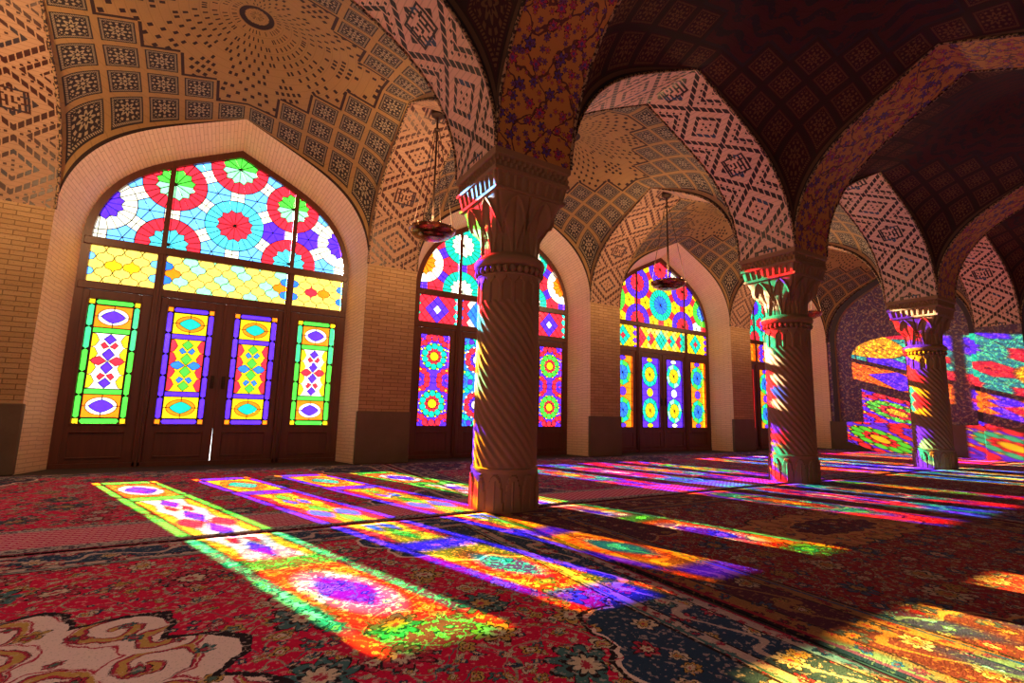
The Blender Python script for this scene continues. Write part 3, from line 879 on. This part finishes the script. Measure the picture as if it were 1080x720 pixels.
# ================================================================== COLUMNS
def column_ring(f, z, n=192): return [(f(2 * PI * k / n)[0] , f(2 * PI * k / n)[1], z) for k in range(n)]
def sq_r(th, p):
    """superellipse radius: p=2 circle, large p square"""
    return 1.0 / ((abs(math.cos(th)) ** p + abs(math.sin(th)) ** p) ** (1.0 / p))
def smst(t): t = max(0, min(1, t)); return t * t * (3 - 2 * t)
def build_column(label):
    t = thing('carved_stone_column', label, 'column', (0, 0, 0), 'carved stone columns of the arcade')
    R0 = .248
    # base drum with relief of pointed leaves
    N = 160; rings = []
    zs = [0, .02] + [.02 + .26 * i / 22 for i in range(1, 23)] + [.30, .315, .32]
    for z in zs:
        r = []
        for k in range(N):
            th = 2 * PI * k / N; rr = .272 * sq_r(th + PI / 8, 2.0)
            if .03 < z < .29:
                ph = (th * 12 / (2 * PI)) % 1.0; zz = (z - .03) / .25
                w_ = .46 * (1 - zz ** 2.2) ** .5 if zz < 1 else 0
                dd = abs(ph - .5)
                rr += (-.014 if dd > w_ else 0.0) + (.006 if dd < .03 and zz < .8 else 0)
            if z >= .30: rr = .262
            if z >= .32: rr = .25
            r.append((rr * math.cos(th), rr * math.sin(th), z))
        rings.append(r)
    b_ = MB(); b_.loft(rings, True, cap=True); b_.build('base', m_column, t, smooth=False)
    # twisted shaft
    N = 176; rings = []; nfl = 22
    z0, z1 = .31, 1.60; steps = 110
    for i in range(steps + 1):
        z = z0 + (z1 - z0) * i / steps; tw = -4.2 * (z - z0) / (z1 - z0)
        fade = smst((z - z0) / .05) 
        r = []
        for k in range(N):
            th = 2 * PI * k / N; ph = ((th + tw * -1) * nfl / (2 * PI)) % 1.0
            gr = abs(math.sin(PI * ph)) ** .7
            rr = R0 + .010 * fade * (gr - .7) * 2.0
            r.append((rr * math.cos(th), rr * math.sin(th), z))
        rings.append(r)
    b_ = MB(); b_.loft(rings, True); b_.build('shaft', m_column, t, smooth=True)
    # upright flutes under the neck
    rings = []; N = 160
    for i in range(22):
        z = 1.58 + .24 * i / 21; r = []
        for k in range(N):
            th = 2 * PI * k / N; ph = (th * 16 / (2 * PI)) % 1.0; dd = abs(ph - .5); top = 1 - smst((z - 1.74) / .05)
            gr = 1 if dd < .34 * max(0.0, top if z < 1.79 else 0) else 0
            rr = .256 - .012 * gr
            r.append((rr * math.cos(th), rr * math.sin(th), z))
        rings.append(r)
    b_ = MB(); b_.loft(rings, True, cap=True); b_.build('fluted_collar', m_column, t)
    # bead row and torus ring
    b_ = MB(); n = 30
    for k in range(n):
        th = 2 * PI * (k + .5) / n; c = (.262 * math.cos(th), .262 * math.sin(th))
        b_.lathe(c[0], c[1], [(0.001, 1.815), (.018, 1.825), (.025, 1.845), (.018, 1.868), (.001, 1.878)], 8)
    b_.lathe(0, 0, [(.25, 1.80), (.262, 1.805), (.262, 1.815), (.25, 1.82), (.25, 1.875)], 64)
    b_.build('bead_row', m_column, t, smooth=True)
    b_ = MB(); b_.lathe(0, 0, [(.25, 1.87), (.268, 1.875), (.285, 1.89), (.292, 1.915), (.288, 1.94), (.272, 1.958), (.25, 1.97), (.24, 1.985)], 96); b_.build('neck_ring', m_column, t, smooth=True)
    # capital: round below, square above, leaf ribs fanning out
    rings = []; N = 320; zs = [1.965 + (2.43 - 1.965) * i / 70 for i in range(71)]
    for z in zs:
        q = (z - 1.965) / (2.43 - 1.965); p = 2 + 10 * smst((q - .35) / .65) ; half = .238 + .012 * q + .072 * q ** 2.2
        r = []
        for k in range(N):
            th = 2 * PI * k / N
            # acanthus: eight leaves, each with ribs that spread with height
            ph = ((th / (2 * PI)) * 8) % 1.0 - .5
            spread = .22 + .78 * smst(q * 1.1)
            rib = abs(math.sin(PI * 3.0 * ph / max(spread, .2) * .5)) if abs(ph) < spread * .5 else 0
            hood = .5 - abs(ph)
            top = .35 + .6 * (1 - (2 * abs(ph)) ** 2)
            inside = q < top
            dsp = (-.019 * (1 - rib) ** 3 + (.022 * smst((q - top + .12) / .10) if inside else -.008))
            e = .012 if abs(abs(ph) - .5) < .035 else 0
            rr = half * sq_r(th, p) + dsp - e
            r.append((rr * math.cos(th), rr * math.sin(th), z))
        rings.append(r)
    b_ = MB(); b_.loft(rings, True); b_.build('capital', m_column, t, smooth=True)
    # abacus in two stepped, carved courses
    b_ = MB()
    def sqring(h, z, n=56, amp=0, frq=10, ph=0, mode=0):
        r = []
        for side in range(4):
            for i in range(n):
                u = -1 + 2 * i / n
                d = 0
                if amp:
                    c = abs(math.sin((u * frq / 2 + ph) * PI)); d = -amp * (1 if c > .62 else 0)
                a, b2 = h * u, h + d
                p = [(a, -b2), (b2, a), (-a, b2), (-b2, -a)][side]
                r.append((p[0], p[1], z))
        return r
    b_.loft([sqring(.245, 2.42), sqring(.325, 2.425), sqring(.328, 2.445), sqring(.318, 2.455), sqring(.322, 2.46, amp=.015, frq=9), sqring(.340, 2.55, amp=.015, frq=9), sqring(.342, 2.56), sqring(.350, 2.565), sqring(.352, 2.59), sqring(.340, 2.60),
             sqring(.342, 2.61, amp=.015, frq=14), sqring(.345, 2.64, amp=.015, frq=14), sqring(.346, 2.645, amp=.015, frq=14, ph=.5), sqring(.348, 2.675, amp=.015, frq=14, ph=.5), sqring(.349, 2.68), sqring(.356, 2.69), sqring(.357, 2.735)], True, cap=True)
    b_.build('abacus', m_column, t)
    return t
def copy_tree(o, parent=None):
    c = o.copy(); COL.objects.link(c)
    if parent is not None: c.parent = parent
    for ch in list(o.children): copy_tree(ch, c)
    return c
col1 = build_column('nearest twisted stone column, dark side facing the hall, light streaks on its left edge')
for k, lab in ((1, 'middle one of the three twisted stone columns, standing out from the third window'), (2, 'farthest and smallest of the twisted stone columns, in front of the light-patterned end wall')):
    c = copy_tree(col1); c.location = (PW / 2 + BAY * k, YC, 0.0); c['label'] = lab
    c['_loc'] = (0, 0, 0)
col1.location = (PW / 2, YC, 0.0)

# ================================================================== HANGING LAMPS
def build_lamp(label):
    t = thing('hanging_bowl_lamp', label, 'lamp', (0, 0, 0), 'brass bowl lamps hung from the arches')
    b_ = MB(); z = 2.80; q_ = 1.27
    b_.lathe(0, 0, [(r_ * q_, z_) for r_, z_ in [(.001, z - .085), (.07, z - .083), (.12, z - .070), (.13, z - .055), (.15, z - .045), (.185, z - .03), (.205, z), (.212, z + .015), (.205, z + .028), (.19, z + .02), (.12, z - .035), (.001, z - .05)]], 40)
    b_.build('bowl', m_brass, t, smooth=True)
    b_ = MB(); b_.lathe(0, 0, [(.254, z + .012), (.274, z + .018), (.274, z + .034), (.254, z + .038)], 40)
    for k in range(12):
        a = 2 * PI * k / 12; b_.lathe(.269 * math.cos(a), .269 * math.sin(a), [(.001, z + .03), (.012, z + .042), (.001, z + .056)], 8)
    b_.build('rim', m_brass, t, smooth=True)
    for k in range(4):
        a = PI / 4 + PI / 2 * k; b_ = MB()
        b_.tube([(.26 * math.cos(a), .26 * math.sin(a), z + .03), (.03 * math.cos(a), .03 * math.sin(a), 4.10)], .0045, 5)
        b_.build('chain', m_iron, t)
    b_ = MB(); b_.tube([(0, 0, z - .04), (0, 0, 4.26)], .011, 6); b_.build('rod', m_iron, t)
    b_ = MB(); b_.lathe(0, 0, [(.001, 4.36), (.08, 4.335), (.075, 4.28), (.04, 4.25), (.012, 4.24), (.012, 4.08), (.035, 4.09), (.035, 4.11), (.001, 4.12)], 16); b_.build('ceiling_rose', m_iron, t)
    return t
LY = YF / 2
labs = ['brass bowl lamp hanging left of the nearest column, before the second window', 'brass bowl lamp hanging before the fanlight of the third window', 'brass bowl lamp half hidden just right of the middle column']
l0 = build_lamp(labs[0])
for k in (1, 2):
    c = copy_tree(l0); c.location = (PW / 2 + BAY * k, LY, 0); c['label'] = labs[k]
l0.location = (PW / 2, LY, 0)
def fill_point(x, y, z, e, r=.12, col_=(1.0, .62, .30)):  # added point light for fill, has no lamp body of its own
    d = bpy.data.lights.new('fill_light', 'POINT'); d.energy = e; d.shadow_soft_size = r; d.color = col_
    o = bpy.data.objects.new('fill_light', d); COL.objects.link(o); o.location = (x, y, z)
for k in range(-1, 3): fill_point(PW / 2 + BAY * k, LY, 3.02, FILL_W * .76, .14, (1.0, .60, .27))  # added warm fill above the unlit bowl lamps; the first has no lamp
for k in range(0, 3): fill_point(XC0 + BAY * (k + 1), -5.1, 2.3, FILL_W * .05, .25, (1.0, .66, .44))  # added weak fill along the hall bays, no lamps hang here
fill_point(-3.0, -5.5, 2.2, FILL_W * .42, .25, (1.0, .70, .56))  # added fill out of view to brighten the near carpet
fill_point(-1.6, -8.6, 2.4, FILL_W * .30, .5, (1.0, .70, .46)); fill_point(6, -8.6, 2.4, FILL_W * .12, .5, (1.0, .70, .46))  # added unseen fill behind the camera, no fixtures there

# ================================================================== CARPETS
def carpet_mat(name, hx, hy, field, cream, navy, palette, sc, bw, stripe=None, medal=None, line=(.02, .012, .02)):
    """hx, hy: half sizes in metres; a knotted carpet with a figured border, vines, flowers and a lobed medallion"""
    M_ = Mat(name, 0.95, 0.1); x, y, z = M_.obj()
    wv = M_.noise(M_.ov, 11, 3); wv2 = M_.noise(M_.vec(y, x, 3.1), 11, 3)
    fz = M_.noise(M_.ov, 240, 1)
    X1 = x + (wv - 0.5) * 0.07 + (fz - 0.5) * 0.014; Y1 = y + (wv2 - 0.5) * 0.07 + (fz - 0.5) * 0.014
    # vines
    vn = ab(sn(X1 * sc * 4.1 + sn(Y1 * sc * 3.3) * 1.9)) < 0.05
    vn2 = ab(sn(Y1 * sc * 4.4 + sn(X1 * sc * 3.7) * 1.8)) < 0.045
    fc = M_.mix(M_.noise(M_.ov, 3, 2), field, tuple(q * .7 for q in field))
    fc = M_.mix(vn | vn2, fc, tuple(q * .55 for q in palette[0]))
    fc = M_.mix((ab(sn(Y1 * sc * 9.3 + sn(X1 * sc * 7.1) * 1.6)) < .06), fc, palette[3])
    def flowers(base, q, lo, amp, seed, n, pal):
        u, v = X1 + seed, Y1 + seed * .7
        px, py, rc = M_.voro(M_.vec(u, v), q, 0.85)
        dx, dy = u - px, v - py
        r = hyp(dx, dy * 1.0) * q; th = at2(dy, dx)
        pet = ab(cs(th * n * .5 + rc[1] * 6.28))
        R = (rc[0] * amp + lo) * (pet * .45 + .6)
        c = M_.mix(r < R * 1.13, base, line)
        a, b_, c_, d_ = pal
        main = M_.mix(rc[2] > 0.55, M_.mix(rc[1] > .5, a, b_), M_.mix(rc[0] > .5, c_, d_))
        c = M_.mix(r < R, c, main)
        c = M_.mix((r < R * .66) & (r > R * .5), c, line)
        c = M_.mix(r < R * .48, c, M_.mix(rc[1] > .5, c_, a))
        c = M_.mix(r < R * .2, c, b_)
        return c
    fc = flowers(fc, sc * 3.6, .12, .16, 5.3, 5, palette[::-1])
    fc = flowers(fc, sc * 6.2, .14, .14, 3.9, 4, (palette[0], palette[2], palette[0], navy))
    fc = flowers(fc, sc * 2.3, .10, .18, 8.3, 4, palette)
    fc = flowers(fc, sc * 1.15, .14, .20, 1.7, 9, palette)
    if medal:
        for (mx_, my_, ra, rb, lobes, sharp, dk) in medal:
            dx, dy = (X1 - mx_) / ra, (Y1 - my_) / rb
            r = hyp(dx, dy); th = at2(dy, dx)
            R = ab(cs(th * lobes * .5)) * .16 + .84 + ab(cs(th)) * sharp
            inn = r < R
            pxs, pys, rcs = M_.voro(M_.vec(X1 + 4.4, Y1 + 2.2), 4.2, .7)
            ds = hyp(X1 + 4.4 - pxs, Y1 + 2.2 - pys); ts = at2(Y1 + 2.2 - pys, X1 + 4.4 - pxs)
            sp = sn(ds * 62 + ts + rcs[0] * 6)
            mc = M_.mix((ds < .115) & (sp > .25), cream, M_.mix(sp > .72, palette[1], palette[2]))
            mc = M_.mix((ds < .12) & (sp > .12) & (sp < .30), mc, line)
            mc = M_.mix((ds > .118) & (ds < .126), mc, palette[1])
            mc = flowers(mc, sc * 2.4, .12, .14, 9.1, 6, (palette[1], palette[3], (.10, .16, .12), palette[2]))
            core = r < R * (.48 if not dk else .93)
            nc = flowers(M_.mix(0.0, navy, navy), sc * 2.4, .16, .16, 2.2, 7, palette)
            mc = M_.mix(core, mc, nc); mc = M_.mix((r > R * .46) & (r < R * .50), mc, cream) if not dk else mc
            fc = M_.mix(inn, fc, mc); fc = M_.mix((r > R * .965) & (r < R * 1.0), fc, line)
    # corner spandrels of the field
    ed = mn(hx - bw - ab(x), hy - bw - ab(y))                       # distance inside the border
    cxn, cyn = (hx - bw) - ab(X1), (hy - bw) - ab(Y1)
    rc_ = hyp(cxn, cyn); tc = at2(cyn, cxn)
    cr = ab(sn(tc * 7)) * .07 + .62
    spn = flowers(M_.mix(0.0, navy, navy), sc * 2.2, .16, .18, 4.4, 7, palette)
    fc = M_.mix(rc_ < cr, fc, spn); fc = M_.mix((rc_ > cr) & (rc_ < cr + .022), fc, cream)
    # border
    de = mn(hx - ab(x), hy - ab(y))
    t = de / bw
    bcA = flowers(M_.mix(0.0, navy, navy), 6.5, .20, .16, 7.7, 8, palette)
    vb = ab(sn((X1 + Y1) * 19) * .13 + t - .52) < .035
    cr2 = tuple(q * .6 for q in cream)
    bcA = M_.mix(vb, bcA, cr2)
    bcB = flowers(M_.mix(0.0, cr2, cr2), 15.0, .22, .16, 3.3, 6, (palette[1], navy, palette[1], palette[3]))
    bc = M_.mix((t > .26) & (t < .76), bcB, bcA)
    for e0, e1, c in ((0, .05, line), (.05, .09, palette[1]), (.235, .26, line), (.76, .785, line), (.90, .94, palette[3]), (.96, 1.0, line)):
        bc = M_.mix((t > e0) & (t < e1), bc, c)
    c = M_.mix(de < bw, fc, bc)
    if stripe:
        y0, y1 = stripe                                            # a ribbed band across the end of the rug
        ins = (y > y0) & (y < y1)
        rb = M_.mix((sn(x * 95) * sn(y * 140) > .1), (.55, .05, .16), (.72, .36, .44))
        pe = ((y - y0) < .07) | ((y1 - y) < .07)
        rb = M_.mix(pe, rb, M_.mix(M_.noise(M_.ov, 60, 2) > .52, (.45, .42, .44), (.10, .08, .14)))
        c = M_.mix(ins, c, rb)
    wear = M_.noise(M_.ov, 55, 3); wr2 = M_.noise(M_.vec(x + 5.0, y * 1.0), 130, 2)
    c = M_.mix((wear > .60) * .35, c, cream)
    c = M_.mix((wr2 > .62) * .28, c, line)
    M_.col(c)
    M_.bump(fz * .6 + M_.noise(M_.ov, 120, 2), .5, .006)
    return M_.m
PALR = [(.66, .56, .46), (.46, .03, .08), (.55, .34, .10), (.06, .17, .20)]
def carpet(x0, x1, y0, y1, mat, label, z=0.0, th=.013, fringe=None):
    x0 += .008; x1 -= .008; y0 += .005; y1 -= .005
    cx, cy = (x0 + x1) / 2, (y0 + y1) / 2; hx, hy = (x1 - x0) / 2, (y1 - y0) / 2
    rnd = random.Random(int(cx * 100)); n = 60
    def wob(k, ph): return .003 * math.sin(k * .7 + ph) + .002 * math.sin(k * 1.9 + ph * 2)
    v = []; f = []; nx, ny = 40, 40
    for j in range(ny + 1):
        for i in range(nx + 1):
            x = cx - hx + 2 * hx * i / nx; y = cy - hy + 2 * hy * j / ny
            if i in (0, nx): x += wob(j, cx)
            if j in (0, ny): y += wob(i, cy)
            zz = th + .0025 * math.sin(x * 3.1 + cy) * math.sin(y * 2.3 + cx)
            if i in (0, nx) or j in (0, ny): zz = th * .55
            v.append((x, y, z + zz))
    for j in range(ny):
        for i in range(nx): a = j * (nx + 1) + i; f.append((a, a + 1, a + nx + 2, a + nx + 1))
    b0 = len(v); loop = [i for i in range(nx + 1)] + [(j) * (nx + 1) + nx for j in range(1, ny + 1)] + [ny * (nx + 1) + i for i in range(nx - 1, -1, -1)] + [j * (nx + 1) for j in range(ny - 1, 0, -1)]
    for i in loop: v.append((v[i][0], v[i][1], z + .0005))
    m = len(loop)
    for k in range(m): f.append((loop[k], b0 + k, b0 + (k + 1) % m, loop[(k + 1) % m]))
    f.append(tuple(b0 + k for k in reversed(range(m))))
    o = link('carpet', v, f, mat, None, None, None, True, (cx, cy, z))
    o['label'] = label; o['category'] = 'carpet'; o['group'] = 'carpets laid edge to edge'
    return o
YS = -3.445
NAVY = (.020, .055, .13)
mA = carpet_mat('crimson_medallion_carpet', 2.0, 1.75, (.78, .006, .085), (.86, .68, .68), NAVY, PALR, 2.6, .36, medal=[(-.55, -.05, .85, .88, 16, .20, 0), (1.72, -.45, .42, .55, 8, .05, 1)])
carpet(-3.85, .145, YS - 3.5, YS - .005, mA, 'crimson carpet with a cream scrolled medallion in the near left foreground')
mB = carpet_mat('dark_blue_red_carpet', 1.72, 1.75, (.26, .012, .03), (.42, .19, .08), (.075, .016, .035), [(.40, .30, .22), (.26, .02, .04), (.30, .16, .05), (.03, .06, .13)], 3.4, .45, medal=[(.25, .35, .8, .38, 12, .2, 0)])
carpet(.155, 3.60, YS - 3.5, YS - .005, mB, 'dark navy and red carpet in the right foreground, yellow light on its near corner')
mB2 = carpet_mat('deep_red_carpet', 2.0, 1.75, (.16, .012, .03), (.40, .30, .30), (.025, .025, .085), [(.36, .28, .26), (.26, .02, .05), (.28, .14, .06), (.03, .05, .12)], 3.0, .4)
carpet(3.61, 7.6, YS - 3.5, YS - .005, mB2, 'deep red carpet to the right of the middle column, hall side')
mC = carpet_mat('red_runner_carpet', 2.15, 1.65, (.72, .010, .11), (.72, .54, .58), (.03, .035, .085), [(.46, .42, .42), (.38, .03, .08), (.34, .24, .14), (.06, .08, .14)], 2.4, .30, stripe=(-1.62, -1.08))
carpet(-3.95, .345, YS + .005, YS + 3.30, mC, 'red carpet with a ribbed pink end band along the first window')
mD = carpet_mat('plum_carpet', 1.9, 1.65, (.42, .012, .13), (.55, .46, .54), (.05, .03, .11), [(.46, .40, .44), (.34, .03, .12), (.30, .18, .16), (.07, .07, .18)], 2.8, .30, stripe=(-1.62, -1.15))
carpet(.355, 4.15, YS + .005, YS + 3.30, mD, 'plum carpet between the nearest and middle columns, before the second window')
mE = carpet_mat('magenta_carpet', 1.9, 1.65, (.40, .014, .15), (.52, .44, .54), (.05, .03, .12), [(.46, .40, .46), (.32, .03, .14), (.30, .18, .18), (.07, .07, .20)], 2.5, .30)
carpet(4.16, 8.0, YS + .005, YS + 3.30, mE, 'magenta toned carpet along the third window')
carpet(8.01, 11.9, YS + .005, YS + 3.30, mD, 'plum carpet farthest along the wall, reaching the end wall')
carpet(7.61, 11.95, YS - 3.5, YS - .005, mE, 'magenta toned carpet behind the farthest column, hall side')
for o in list(bpy.data.objects):
    if '_loc' in o: del o['_loc']
